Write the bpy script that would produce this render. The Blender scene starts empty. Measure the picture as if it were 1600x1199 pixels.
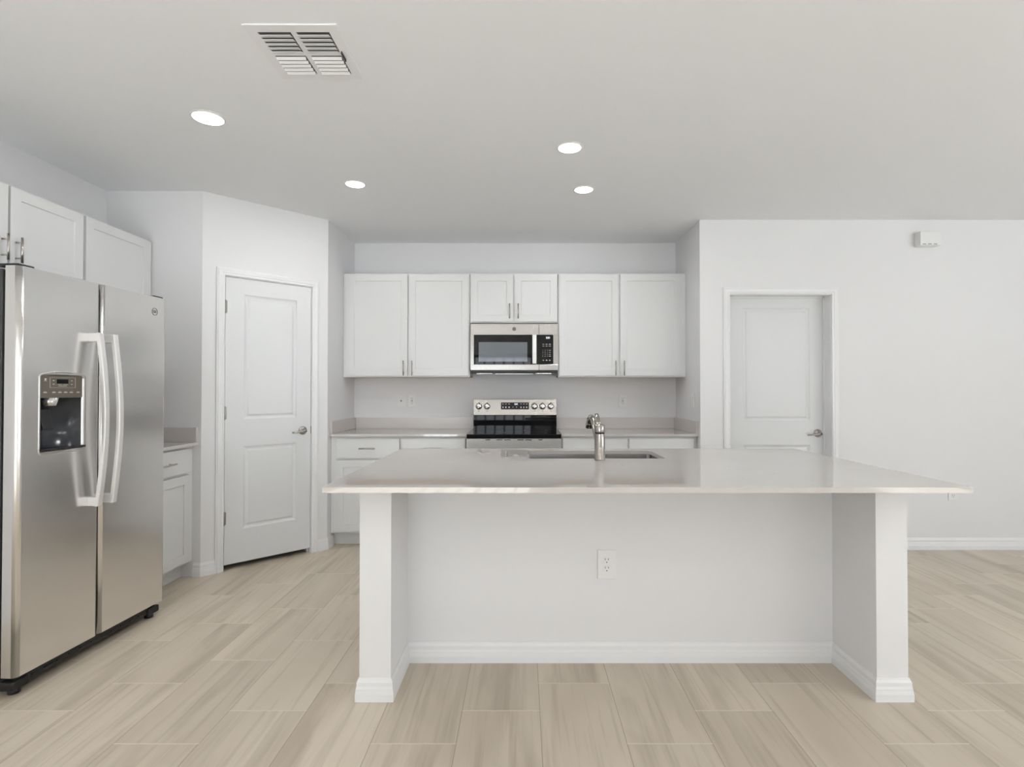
import bpy, bmesh, math, random
from mathutils import Vector, Matrix

random.seed(7)
R = math.radians
PI = math.pi
C = bpy.context.scene.collection

# ------------------------------------------------------------------ camera, world, light
F_PX = 850.0
cam_d = bpy.data.cameras.new('camera')
cam_d.sensor_width = 36.0
cam_d.lens = F_PX / 1600.0 * 36.0
cam_d.shift_x = -17.0 / 1600.0
cam_d.clip_start = 0.05
cam = bpy.data.objects.new('camera', cam_d)
C.objects.link(cam)
cam.location = (0, 0, 1.27)
cam.rotation_euler = (R(90) + math.atan(10.5 / F_PX), 0, 0)
bpy.context.scene.camera = cam

vs = bpy.context.scene.view_settings
vs.view_transform = 'Standard'
vs.look = 'None'
vs.gamma = 1.0
vs.use_curve_mapping = False
vs.exposure = -0.04

world = bpy.data.worlds.new('world')
bpy.context.scene.world = world
world.use_nodes = True
bg = world.node_tree.nodes['Background']
bg.inputs[0].default_value = (0.86, 0.93, 1.0, 1)
bg.inputs[1].default_value = 2.0

def area(name, loc, rot, sx, sy, power, col=(1, 1, 1), shape='RECTANGLE', spread=180):
    l = bpy.data.lights.new(name, 'AREA')
    l.shape = shape
    l.size = sx
    l.size_y = sy
    l.energy = power
    l.color = col
    l.spread = R(spread)
    o = bpy.data.objects.new(name, l)
    o.location = loc
    o.rotation_euler = rot
    C.objects.link(o)
    return o

# daylight lamps outside the glazing; rear slider and far right window are added sources
area('daylight_patio_door', (-1.05, -3.95, 1.15), (R(100), 0, 0), 2.7, 2.1, 38, (0.95, 0.975, 1.0))
area('daylight_rear_slider', (5.2, -3.95, 1.15), (R(100), 0, 0), 1.2, 2.1, 14, (0.95, 0.975, 1.0))
area('daylight_side_window', (6.25, 0.2, 1.45), (R(100), 0, R(90)), 3.0, 1.3, 55, (0.95, 0.975, 1.0))
sun_d = bpy.data.lights.new('sun', 'SUN')
sun_d.energy = 36.0
sun_d.angle = R(1.5)
sun_d.color = (0.86, 0.94, 1.0)
sun = bpy.data.objects.new('sun', sun_d)
C.objects.link(sun)
sun.rotation_euler = Vector((-0.10, 0.74, -0.66)).to_track_quat('-Z', 'Y').to_euler()

# ------------------------------------------------------------------ node helpers
def mat(name, col, rough=0.5, metal=0.0, spec=None, coat=0.0, emis=None, estr=0.0):
    m = bpy.data.materials.new(name)
    m.use_nodes = True
    b = m.node_tree.nodes['Principled BSDF']
    b.inputs['Base Color'].default_value = (*col, 1)
    b.inputs['Roughness'].default_value = rough
    b.inputs['Metallic'].default_value = metal
    if spec is not None:
        b.inputs['Specular IOR Level'].default_value = spec
    if coat:
        b.inputs['Coat Weight'].default_value = coat
        b.inputs['Coat Roughness'].default_value = 0.05
    if emis:
        b.inputs['Emission Color'].default_value = (*emis, 1)
        b.inputs['Emission Strength'].default_value = estr
    return m

def nodes(m):
    nt = m.node_tree
    return nt, nt.nodes, nt.links, nt.nodes['Principled BSDF']

def add_bump(m, scale, strength, dist=0.002, detail=3.0, vec_scale=(1, 1, 1), kind='noise', coord='Object'):
    nt, N, L, b = nodes(m)
    tc = N.new('ShaderNodeTexCoord')
    mp = N.new('ShaderNodeMapping')
    mp.inputs['Scale'].default_value = vec_scale
    L.new(tc.outputs[coord], mp.inputs[0])
    n = N.new('ShaderNodeTexNoise')
    n.inputs['Scale'].default_value = scale
    n.inputs['Detail'].default_value = detail
    L.new(mp.outputs[0], n.inputs['Vector'])
    bp = N.new('ShaderNodeBump')
    bp.inputs['Strength'].default_value = strength
    bp.inputs['Distance'].default_value = dist
    L.new(n.outputs[0], bp.inputs['Height'])
    L.new(bp.outputs[0], b.inputs['Normal'])
    return n

def srgb(r, g, b):
    f = lambda c: (c / 255.0 / 12.92) if c <= 10 else ((c / 255.0 + 0.055) / 1.055) ** 2.4
    return (f(r), f(g), f(b))

M = {}
M['wall'] = mat('wall_paint', (0.80, 0.795, 0.80), 0.62)
add_bump(M['wall'], 90, 0.10, 0.0008)
M['ceiling'] = mat('ceiling_paint', (0.925, 0.932, 0.945), 0.8)
add_bump(M['ceiling'], 38, 0.35, 0.002, 5)
M['trim'] = mat('trim_paint', (0.83, 0.83, 0.835), 0.32)
M['door'] = mat('door_paint', (0.74, 0.745, 0.75), 0.36)
M['cabinet'] = mat('cabinet_lacquer', (0.735, 0.735, 0.73), 0.33)
M['cab_frame'] = mat('cabinet_frame_lacquer', (0.76, 0.76, 0.755), 0.4)
M['cab_under'] = mat('cabinet_maple_underside', srgb(196, 160, 122), 0.6)
M['white_plastic'] = mat('white_plastic', (0.82, 0.82, 0.81), 0.35)
M['dark_slot'] = mat('dark_slot', (0.03, 0.03, 0.03), 0.6)
M['grey_dot'] = mat('grey_plastic', (0.35, 0.35, 0.35), 0.5)
M['nickel'] = mat('brushed_nickel', (0.52, 0.49, 0.46), 0.28, 1.0)
M['nickel_dark'] = mat('satin_nickel', (0.42, 0.40, 0.38), 0.24, 1.0)
M['faucet'] = mat('faucet_steel', (0.36, 0.335, 0.31), 0.17, 1.0)
M['hinge'] = mat('hinge_metal', (0.36, 0.35, 0.33), 0.35, 1.0)
M['black'] = mat('black_plastic', (0.012, 0.012, 0.013), 0.35)
M['black_matte'] = mat('black_recess', (0.006, 0.006, 0.006), 0.7)
M['black_glass'] = mat('black_glass', (0.004, 0.004, 0.005), 0.03, 0.0, 0.35)
M['screen_glass'] = mat('microwave_screen', (0.12, 0.14, 0.16), 0.05, 0.0, 0.9)
M['knob'] = mat('knob_metal', (0.72, 0.71, 0.70), 0.16, 1.0)
M['handle_silver'] = mat('silver_handle', (0.80, 0.79, 0.78), 0.40, 0.4)
M['disp_grey'] = mat('dispenser_grey', srgb(116, 109, 98), 0.4, 0.4)
M['disp_trim'] = mat('dispenser_trim', (0.66, 0.65, 0.64), 0.25, 0.8)
M['disp_cavity'] = mat('dispenser_cavity', (0.035, 0.038, 0.045), 0.18)
M['legend'] = mat('printed_legend', (0.62, 0.62, 0.60), 0.5)
M['digits'] = mat('lit_digits', (0.8, 0.85, 0.9), 0.5, emis=(0.85, 0.93, 1.0), estr=1.6)
M['led'] = mat('led_lens', (1, 1, 1), 0.5, emis=(1.0, 0.985, 0.96), estr=7.0)
M['fridge_side'] = mat('fridge_side_charcoal', (0.045, 0.046, 0.05), 0.45)
M['duct'] = mat('duct_grey', (0.16, 0.16, 0.16), 0.7)
M['vent_white'] = mat('vent_enamel', (0.90, 0.90, 0.90), 0.4)
M['logo'] = mat('badge_metal', (0.12, 0.115, 0.11), 0.35, 1.0)
M['window_frame'] = mat('window_frame_white', (0.75, 0.75, 0.74), 0.4)
M['screen_post'] = mat('dark_bronze_frame', (0.05, 0.047, 0.045), 0.5)

def stainless(name, col, rough, stretch=(1, 1, 90), bump=0.06):
    m = mat(name, col, rough, 1.0)
    nt, N, L, b = nodes(m)
    b.inputs['Anisotropic'].default_value = 0.5
    tc = N.new('ShaderNodeTexCoord')
    mp = N.new('ShaderNodeMapping')
    mp.inputs['Scale'].default_value = stretch
    L.new(tc.outputs['Object'], mp.inputs[0])
    n = N.new('ShaderNodeTexNoise')
    n.inputs['Scale'].default_value = 9
    n.inputs['Detail'].default_value = 3
    L.new(mp.outputs[0], n.inputs['Vector'])
    mr = N.new('ShaderNodeMapRange')
    mr.inputs['To Min'].default_value = rough - 0.035
    mr.inputs['To Max'].default_value = rough + 0.035
    L.new(n.outputs[0], mr.inputs['Value'])
    L.new(mr.outputs[0], b.inputs['Roughness'])
    bp = N.new('ShaderNodeBump')
    bp.inputs['Strength'].default_value = bump
    bp.inputs['Distance'].default_value = 0.001
    L.new(n.outputs[0], bp.inputs['Height'])
    if bump > 0: L.new(bp.outputs[0], b.inputs['Normal'])
    return m

M['steel'] = stainless('stainless_steel', (0.60, 0.59, 0.575), 0.24, bump=0)
M['steel_fridge'] = stainless('refrigerator_steel', (0.84, 0.83, 0.82), 0.23, bump=0)
M['steel_fridge'].node_tree.nodes['Principled BSDF'].inputs['Anisotropic'].default_value = 0.0
M['steel_bright'] = stainless('polished_stainless', (0.40, 0.385, 0.365), 0.2, bump=0)
M['steel_sink'] = stainless('sink_steel', (0.24, 0.235, 0.23), 0.26)

def quartz():
    m = mat('speckled_quartz', srgb(203, 198, 192), 0.012, 0.0, 0.5)
    m.node_tree.nodes['Principled BSDF'].inputs['IOR'].default_value = 1.66
    nt, N, L, b = nodes(m)
    tc = N.new('ShaderNodeTexCoord')
    v = N.new('ShaderNodeTexVoronoi')
    v.inputs['Scale'].default_value = 19
    L.new(tc.outputs['Object'], v.inputs['Vector'])
    n2 = N.new('ShaderNodeTexNoise')
    n2.inputs['Scale'].default_value = 5.5
    n2.inputs['Detail'].default_value = 5
    L.new(tc.outputs['Object'], n2.inputs['Vector'])
    lt = N.new('ShaderNodeMapRange')          # sparse flecks
    lt.inputs['From Min'].default_value = 0.05
    lt.inputs['From Max'].default_value = 0.13
    lt.inputs['To Min'].default_value = 1
    lt.inputs['To Max'].default_value = 0
    L.new(v.outputs['Distance'], lt.inputs['Value'])
    gate = N.new('ShaderNodeMapRange')
    gate.inputs['From Min'].default_value = 0.56
    gate.inputs['From Max'].default_value = 0.62
    L.new(n2.outputs[0], gate.inputs['Value'])
    mu = N.new('ShaderNodeMath'); mu.operation = 'MULTIPLY'
    L.new(lt.outputs[0], mu.inputs[0]); L.new(gate.outputs[0], mu.inputs[1])
    mu2 = N.new('ShaderNodeMath'); mu2.operation = 'MULTIPLY'
    mu2.inputs[1].default_value = 0.75
    L.new(mu.outputs[0], mu2.inputs[0])
    base = N.new('ShaderNodeMix'); base.data_type = 'RGBA'
    base.inputs['A'].default_value = (*srgb(196, 190, 186), 1)
    base.inputs['B'].default_value = (*srgb(207, 202, 199), 1)
    n3 = N.new('ShaderNodeTexNoise')
    n3.inputs['Scale'].default_value = 3.0
    n3.inputs['Detail'].default_value = 7
    L.new(tc.outputs['Object'], n3.inputs['Vector'])
    L.new(n3.outputs[0], base.inputs['Factor'])
    mx = N.new('ShaderNodeMix'); mx.data_type = 'RGBA'
    mx.inputs['B'].default_value = (*srgb(150, 143, 136), 1)
    L.new(mu2.outputs[0], mx.inputs['Factor'])
    L.new(base.outputs['Result'], mx.inputs['A'])
    L.new(mx.outputs['Result'], b.inputs['Base Color'])
    return m
M['quartz'] = quartz()
M['quartz_splash'] = quartz()
M['quartz_splash'].name = 'quartz_backsplash'
M['quartz_splash'].node_tree.nodes['Principled BSDF'].inputs['Roughness'].default_value = 0.28

def floor_material():
    m = mat('wood_look_tile', srgb(190, 178, 160), 0.38, 0.0, 0.4)
    nt, N, L, b = nodes(m)
    W, LEN, X0, Y0, STEP = 0.3075, 0.605, 0.067, 2.373, 0.2017
    tc = N.new('ShaderNodeTexCoord')
    sp = N.new('ShaderNodeSeparateXYZ')
    L.new(tc.outputs['Object'], sp.inputs[0])
    def math_(op, a, bb=None, c=None):
        n = N.new('ShaderNodeMath'); n.operation = op
        for i, v in enumerate((a, bb, c)):
            if v is None: continue
            if isinstance(v, (int, float)): n.inputs[i].default_value = v
            else: L.new(v, n.inputs[i])
        return n.outputs[0]
    xs = math_('DIVIDE', math_('SUBTRACT', sp.outputs[0], X0), W)
    k = math_('FLOOR', xs)
    fx = math_('SUBTRACT', xs, k)
    ys = math_('DIVIDE', math_('SUBTRACT', math_('SUBTRACT', sp.outputs[1], Y0), math_('MULTIPLY', k, STEP)), LEN)
    j = math_('FLOOR', ys)
    fy = math_('SUBTRACT', ys, j)
    ex = math_('MULTIPLY', math_('MINIMUM', fx, math_('SUBTRACT', 1.0, fx)), W)
    ey = math_('MULTIPLY', math_('MINIMUM', fy, math_('SUBTRACT', 1.0, fy)), LEN)
    ex_m = math_('LESS_THAN', ex, 0.0012)
    ey_m = math_('LESS_THAN', ey, 0.0021)
    grout = math_('MAXIMUM', ex_m, ey_m)
    cid = N.new('ShaderNodeCombineXYZ')
    L.new(k, cid.inputs[0]); L.new(j, cid.inputs[1])
    wn = N.new('ShaderNodeTexWhiteNoise'); wn.noise_dimensions = '2D'
    L.new(cid.outputs[0], wn.inputs['Vector'])
    off = N.new('ShaderNodeVectorMath'); off.operation = 'SCALE'
    off.inputs['Scale'].default_value = 31.0
    L.new(wn.outputs['Color'], off.inputs[0])
    pos = N.new('ShaderNodeVectorMath'); pos.operation = 'ADD'
    L.new(tc.outputs['Object'], pos.inputs[0]); L.new(off.outputs[0], pos.inputs[1])
    def streak(sx, sy, scale, detail, lo, hi, dist=0.6):
        mp = N.new('ShaderNodeMapping'); mp.inputs['Scale'].default_value = (sx, sy, 1)
        mp.inputs['Rotation'].default_value = (0, 0, R(2.5))
        L.new(pos.outputs[0], mp.inputs[0])
        n = N.new('ShaderNodeTexNoise'); n.inputs['Scale'].default_value = scale
        n.inputs['Detail'].default_value = detail; n.inputs['Distortion'].default_value = dist
        n.inputs['Roughness'].default_value = 0.55
        L.new(mp.outputs[0], n.inputs['Vector'])
        mr = N.new('ShaderNodeMapRange')
        mr.inputs['From Min'].default_value = lo; mr.inputs['From Max'].default_value = hi
        L.new(n.outputs[0], mr.inputs['Value'])
        return mr.outputs[0]
    s1 = streak(8, 0.7, 1.0, 4, 0.50, 0.70)
    s2 = streak(40, 1.3, 1.0, 4, 0.53, 0.74, 0.4)
    s3 = streak(3.2, 0.6, 1.0, 2, 0.35, 0.65)
    def mix(fac, a, bcol):
        n = N.new('ShaderNodeMix'); n.data_type = 'RGBA'
        L.new(fac, n.inputs['Factor']) if not isinstance(fac, float) else None
        for key, v in (('A', a), ('B', bcol)):
            if isinstance(v, tuple): n.inputs[key].default_value = (*v, 1)
            else: L.new(v, n.inputs[key])
        return n.outputs['Result']
    c0 = mix(s3, srgb(214, 202, 184), srgb(203, 190, 172))
    c1 = mix(math_('MULTIPLY', s1, 0.62), c0, srgb(172, 160, 142))
    c2 = mix(math_('MULTIPLY', s2, 0.48), c1, srgb(160, 147, 129))
    tint = N.new('ShaderNodeMapRange')
    tint.inputs['To Min'].default_value = 0.94; tint.inputs['To Max'].default_value = 1.05
    L.new(wn.outputs['Value'], tint.inputs['Value'])
    sc = N.new('ShaderNodeVectorMath'); sc.operation = 'SCALE'
    L.new(c2, sc.inputs[0]); L.new(tint.outputs[0], sc.inputs['Scale'])
    gcol = mix(ey_m, srgb(158, 146, 129), srgb(226, 215, 198))
    fin = mix(grout, sc.outputs[0], gcol)
    L.new(fin, b.inputs['Base Color'])
    rr = N.new('ShaderNodeMapRange')
    rr.inputs['To Min'].default_value = 0.34; rr.inputs['To Max'].default_value = 0.46
    L.new(s1, rr.inputs['Value'])
    L.new(rr.outputs[0], b.inputs['Roughness'])
    bp = N.new('ShaderNodeBump'); bp.inputs['Strength'].default_value = 0.5
    bp.inputs['Distance'].default_value = 0.0012
    L.new(math_('SUBTRACT', 1.0, grout), bp.inputs['Height'])
    L.new(bp.outputs[0], b.inputs['Normal'])
    return m
M['floor'] = floor_material()

# ------------------------------------------------------------------ mesh helpers
class MB:
    """collects shapes that become ONE mesh object"""
    def __init__(self):
        self.bm = bmesh.new()
        self.slots = []
    def _slot(self, m):
        if m is None: return 0
        if m not in self.slots: self.slots.append(m)
        return self.slots.index(m)
    def box(self, x0, x1, y0, y1, z0, z1, bev=0.0, seg=2, m=None):
        bm2 = bmesh.new()
        bmesh.ops.create_cube(bm2, size=1.0)
        for v in bm2.verts:
            v.co = Vector(((x0 + x1) / 2 + v.co.x * (x1 - x0), (y0 + y1) / 2 + v.co.y * (y1 - y0), (z0 + z1) / 2 + v.co.z * (z1 - z0)))
        if bev > 0:
            bev = min(bev, 0.45 * min(abs(x1 - x0), abs(y1 - y0), abs(z1 - z0)))
            bmesh.ops.bevel(bm2, geom=bm2.edges[:] , offset=bev, segments=seg, affect='EDGES', profile=0.5)
        self.merge(bm2, m)
        return self
    def merge(self, bm2, m=None, mtx=None):
        if mtx is not None:
            bmesh.ops.transform(bm2, matrix=mtx, verts=bm2.verts)
        s = self._slot(m)
        vm = [self.bm.verts.new(v.co) for v in bm2.verts]
        bm2.verts.index_update()
        for f in bm2.faces:
            try:
                nf = self.bm.faces.new([vm[v.index] for v in f.verts])
                nf.smooth = f.smooth
                nf.material_index = s
            except ValueError:
                pass
        bm2.free()
    def cyl(self, p0, p1, r0, r1=None, seg=20, m=None, caps=True):
        p0, p1 = Vector(p0), Vector(p1)
        r1 = r0 if r1 is None else r1
        d = p1 - p0
        q = d.to_track_quat('Z', 'Y').to_matrix()
        s = self._slot(m)
        a, b = [], []
        for i in range(seg):
            t = 2 * PI * i / seg
            e = q @ Vector((math.cos(t), math.sin(t), 0))
            a.append(self.bm.verts.new(p0 + e * r0)); b.append(self.bm.verts.new(p1 + e * r1))
        for i in range(seg):
            j = (i + 1) % seg
            f = self.bm.faces.new((a[i], a[j], b[j], b[i])); f.smooth = True; f.material_index = s
        if caps:
            f = self.bm.faces.new(a[::-1]); f.material_index = s
            f = self.bm.faces.new(b); f.material_index = s
        return self
    def lathe(self, origin, axis, prof, seg=32, m=None):
        """prof: list of (radius, along axis)"""
        o = Vector(origin); q = Vector(axis).to_track_quat('Z', 'Y').to_matrix()
        s = self._slot(m)
        rings = []
        for r, h in prof:
            if r < 1e-6:
                rings.append([self.bm.verts.new(o + q @ Vector((0, 0, h)))])
            else:
                rings.append([self.bm.verts.new(o + q @ Vector((r * math.cos(2 * PI * i / seg), r * math.sin(2 * PI * i / seg), h))) for i in range(seg)])
        for a, b in zip(rings, rings[1:]):
            for i in range(seg):
                j = (i + 1) % seg
                vs_ = []
                for v in (a[i % len(a)], a[j % len(a)], b[j % len(b)], b[i % len(b)]):
                    if v not in vs_: vs_.append(v)
                if len(vs_) > 2:
                    f = self.bm.faces.new(vs_); f.smooth = True; f.material_index = s
        return self
    def tube(self, pts, radii, seg=16, m=None, flat=(1, 1)):
        s = self._slot(m)
        pts = [Vector(p) for p in pts]
        rings = []
        up = Vector((1, 0, 0))
        for i, p in enumerate(pts):
            t = (pts[min(i + 1, len(pts) - 1)] - pts[max(i - 1, 0)]).normalized()
            a = (up - t * up.dot(t)).normalized(); b = t.cross(a)
            r = radii[i] if isinstance(radii, (list, tuple)) else radii
            rings.append([self.bm.verts.new(p + a * (r * flat[0] * math.cos(2 * PI * k / seg)) + b * (r * flat[1] * math.sin(2 * PI * k / seg))) for k in range(seg)])
        for a, b in zip(rings, rings[1:]):
            for k in range(seg):
                f = self.bm.faces.new((a[k], a[(k + 1) % seg], b[(k + 1) % seg], b[k])); f.smooth = True; f.material_index = s
        for rg in (rings[0][::-1], rings[-1]):
            f = self.bm.faces.new(rg); f.material_index = s
        return self
    def prism(self, pts, z0, z1, m=None):
        s = self._slot(m)
        a = [self.bm.verts.new((x, y, z0)) for x, y in pts]
        b = [self.bm.verts.new((x, y, z1)) for x, y in pts]
        n = len(pts)
        fs = [self.bm.faces.new(a[::-1]), self.bm.faces.new(b)]
        for i in range(n):
            fs.append(self.bm.faces.new((a[i], a[(i + 1) % n], b[(i + 1) % n], b[i])))
        for f in fs: f.material_index = s
        return self
    def quad(self, pts, m=None, smooth=False):
        f = self.bm.faces.new([self.bm.verts.new(p) for p in pts])
        f.material_index = self._slot(m); f.smooth = smooth
        return self
    def build(self, name, m, parent=None, loc=None, rotz=0.0):
        bmesh.ops.remove_doubles(self.bm, verts=self.bm.verts, dist=1e-6)
        bmesh.ops.recalc_face_normals(self.bm, faces=self.bm.faces)
        me = bpy.data.meshes.new(name)
        self.bm.to_mesh(me); self.bm.free()
        if m is not None and not self.slots:
            me.materials.append(m)
        for s in self.slots:
            me.materials.append(s)
        o = bpy.data.objects.new(name, me)
        C.objects.link(o)
        if parent: o.parent = parent
        if loc: o.location = loc
        if rotz: o.rotation_euler = (0, 0, rotz)
        return o

def tag(o, label=None, cat=None, group=None, kind=None):
    if label: o['label'] = label
    if cat: o['category'] = cat
    if group: o['group'] = group
    if kind: o['kind'] = kind
    return o

def empty(name, loc, rotz, label=None, cat=None, group=None, kind=None):
    o = bpy.data.objects.new(name, None)
    o.empty_display_size = 0.05
    o.location = loc; o.rotation_euler = (0, 0, rotz)
    C.objects.link(o)
    return tag(o, label, cat, group, kind)

def text_mesh(body, size, extrude=0.0004):
    cu = bpy.data.curves.new('t', 'FONT')
    cu.body = body; cu.size = size; cu.extrude = extrude
    cu.align_x = 'CENTER'; cu.align_y = 'CENTER'
    o = bpy.data.objects.new('t', cu)
    C.objects.link(o)
    dg = bpy.context.evaluated_depsgraph_get()
    me = bpy.data.meshes.new_from_object(o.evaluated_get(dg))
    bpy.data.objects.remove(o); bpy.data.curves.remove(cu)
    bm = bmesh.new(); bm.from_mesh(me); bpy.data.meshes.remove(me)
    return bm

def add_text(mb, body, size, x, y, z, m=None):
    """text standing in the local XZ plane, facing -Y"""
    bm = text_mesh(body, size)
    mb.merge(bm, m, Matrix.Translation((x, y, z)) @ Matrix.Rotation(R(90), 4, 'X'))

def paneled_face(mb, x0, x1, z0, z1, y, t, panels, loops, edge=0.002):
    """door slab: front at y facing -Y with moulded panels; back at y+t. loops = [(inset, depth)]"""
    bm = mb.bm
    xs = sorted({x0, x1, *[p[0] for p in panels], *[p[1] for p in panels]})
    zs = sorted({z0, z1, *[p[2] for p in panels], *[p[3] for p in panels]})
    def q(a, b, c, d): return mb.quad((a, b, c, d))
    for i in range(len(xs) - 1):
        for j in range(len(zs) - 1):
            cx, cz = (xs[i] + xs[i + 1]) / 2, (zs[j] + zs[j + 1]) / 2
            if any(p[0] < cx < p[1] and p[2] < cz < p[3] for p in panels): continue
            q((xs[i], y, zs[j]), (xs[i + 1], y, zs[j]), (xs[i + 1], y, zs[j + 1]), (xs[i], y, zs[j + 1]))
    for px0, px1, pz0, pz1 in panels:
        prev = [(px0, y, pz0), (px1, y, pz0), (px1, y, pz1), (px0, y, pz1)]
        for ins, dep in loops:
            cur = [(px0 + ins, y + dep, pz0 + ins), (px1 - ins, y + dep, pz0 + ins), (px1 - ins, y + dep, pz1 - ins), (px0 + ins, y + dep, pz1 - ins)]
            for k in range(4):
                q(prev[k], prev[(k + 1) % 4], cur[(k + 1) % 4], cur[k])
            prev = cur
        q(*prev)
    b = y + t
    q((x0, b, z0), (x0, b, z1), (x1, b, z1), (x1, b, z0))
    for i in range(len(xs) - 1):
        q((xs[i], y, z0), (xs[i], b, z0), (xs[i + 1], b, z0), (xs[i + 1], y, z0))
        q((xs[i], y, z1), (xs[i + 1], y, z1), (xs[i + 1], b, z1), (xs[i], b, z1))
    for j in range(len(zs) - 1):
        q((x0, y, zs[j]), (x0, y, zs[j + 1]), (x0, b, zs[j + 1]), (x0, b, zs[j]))
        q((x1, y, zs[j]), (x1, b, zs[j]), (x1, b, zs[j + 1]), (x1, y, zs[j + 1]))
    return mb

def sweep_right(path, prof, z0=0.0):
    """sweep profile [(offset to the right of the path, height)] along a plan polyline with mitres"""
    mb = MB()
    n = len(path)
    P = [Vector((p[0], p[1])) for p in path]
    st = []
    for i in range(n):
        dirs = []
        if i > 0: dirs.append((P[i] - P[i - 1]).normalized())
        if i < n - 1: dirs.append((P[i + 1] - P[i]).normalized())
        nr = [Vector((d.y, -d.x)) for d in dirs]
        if len(nr) == 2:
            s = nr[0] + nr[1]
            mit = s / (1 + nr[0].dot(nr[1])) if abs(1 + nr[0].dot(nr[1])) > 1e-4 else nr[0]
        else: mit = nr[0]
        st.append([mb.bm.verts.new((P[i].x + mit.x * o, P[i].y + mit.y * o, z0 + h)) for o, h in prof])
    k = len(prof)
    for a, b in zip(st, st[1:]):
        for i in range(k):
            mb.bm.faces.new((a[i], a[(i + 1) % k], b[(i + 1) % k], b[i]))
    mb.bm.faces.new(st[0][::-1]); mb.bm.faces.new(st[-1])
    return mb

BASE_PROF = [(0, 0), (0.0145, 0), (0.0145, 0.030), (0.0120, 0.046), (0.0120, 0.050), (0.0095, 0.060), (0.0092, 0.076), (0.0050, 0.086), (0.0035, 0.092), (0, 0.092)]

def casing(x0, x1, zt, cw=0.057):
    """door casing around an opening in the local XZ plane, projecting towards -Y"""
    mb = MB()
    prof = [(0.004, 0), (0.004, -0.010), (0.010, -0.013), (0.020, -0.012), (0.024, -0.015), (0.044, -0.017), (0.050, -0.013), (cw, -0.012), (cw, 0)]
    st = []
    for kind in range(4):
        ring = []
        for a, b in prof:
            x = x0 - a if kind < 2 else x1 + a
            z = 0.0 if kind in (0, 3) else zt + a
            ring.append(mb.bm.verts.new((x, b, z)))
        st.append(ring)
    k = len(prof)
    for a, b in zip(st, st[1:]):
        for i in range(k):
            mb.bm.faces.new((a[i], a[(i + 1) % k], b[(i + 1) % k], b[i]))
    mb.bm.faces.new(st[0]); mb.bm.faces.new(st[3])
    return mb

# ------------------------------------------------------------------ room shell
H = 2.64
XL, YS, YR, YB = -2.86, 3.725, 4.355, 5.05
XAL, XAR = -1.565, 1.42
XR, YF = 6.0, -3.7
A = Vector((-2.20, 3.725)); DL = 0.898
e = Vector((math.sqrt(.5), math.sqrt(.5)))
B = A + e * DL

def struct(name, mb, m, parent=None, loc=None, rotz=0.0):
    return tag(mb.build(name, m, parent, loc, rotz), kind='structure' if parent is None else None)

struct('floor', MB().box(XL - 0.15, XR + 0.15, YF - 0.15, YB + 0.15, -0.1, 0), M['floor'])
struct('ceiling', MB().box(XL - 0.15, XR + 0.15, YF - 0.15, YB + 0.15, H, H + 0.12), M['ceiling'])
struct('wall_left', MB().box(XL - 0.12, XL, YF, YB + 0.1, 0, H), M['wall'])
struct('wall_pantry_left', MB().prism([(XL, YS), (A.x, A.y), (A.x - 0.05, A.y + 0.11), (XL, YS + 0.11)], 0, H), M['wall'])
mb = MB()
mb.box(0, 0.143, 0, 0.115, 0, H)
mb.box(0.764, DL, 0, 0.115, 0, H)
mb.box(0.143, 0.764, 0, 0.115, 2.080, H)
struct('wall_pantry_diagonal', mb, M['wall'], None, (A.x, A.y, 0), R(45))
struct('wall_alcove_left', MB().prism([(B.x, B.y), (XAL, YB), (XAL - 0.11, YB), (XAL - 0.11, B.y + 0.06)], 0, H), M['wall'])
struct('wall_back', MB().box(XL, XR, YB, YB + 0.12, 0, H), M['wall'])
struct('wall_alcove_right', MB().box(XAR, XAR + 0.115, YR + 0.135, YB, 0, H), M['wall'])
mb = MB()
mb.box(XAR, 1.660, YR, YR + 0.135, 0, H)
mb.box(2.472, XR, YR, YR + 0.135, 0, H)
mb.box(1.660, 2.472, YR, YR + 0.135, 2.040, H)
struct('wall_right_front', mb, M['wall'])

M['patio'] = mat('pale_patio_concrete', (0.72, 0.72, 0.71), 0.8)
struct('ground', MB().box(-9, 14, -14, YF - 0.13, -0.14, -0.04).box(XR + 0.16, 14, YF - 0.13, 8, -0.14, -0.04), M['patio'])  # unseen pale paving, added to bounce sunlight up onto the ceiling

def wall_with_holes(name, axis, pos, thick, lo, hi, holes):
    """wall along X (axis 0) or Y (axis 1) with rectangular openings [(a0,a1,z0,z1)]"""
    mb = MB()
    def bx(a0, a1, z0, z1):
        if a1 - a0 < 1e-4 or z1 - z0 < 1e-4: return
        if axis == 0: mb.box(a0, a1, pos, pos + thick, z0, z1)
        else: mb.box(pos, pos + thick, a0, a1, z0, z1)
    cur = lo
    for a0, a1, z0, z1 in sorted(holes):
        bx(cur, a0, 0, H)
        bx(a0, a1, 0, z0); bx(a0, a1, z1, H)
        cur = a1
    bx(cur, hi, 0, H)
    return struct(name, mb, M['wall'])
wall_with_holes('wall_rear', 0, YF - 0.12, 0.12, XL, XR, [(-2.35, 0.25, 0.0, 2.12), (4.6, 5.8, 0.0, 2.12)])
wall_with_holes('wall_right', 1, XR, 0.12, YF, YB, [(-1.2, 1.6, 0.85, 2.10)])

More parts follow.
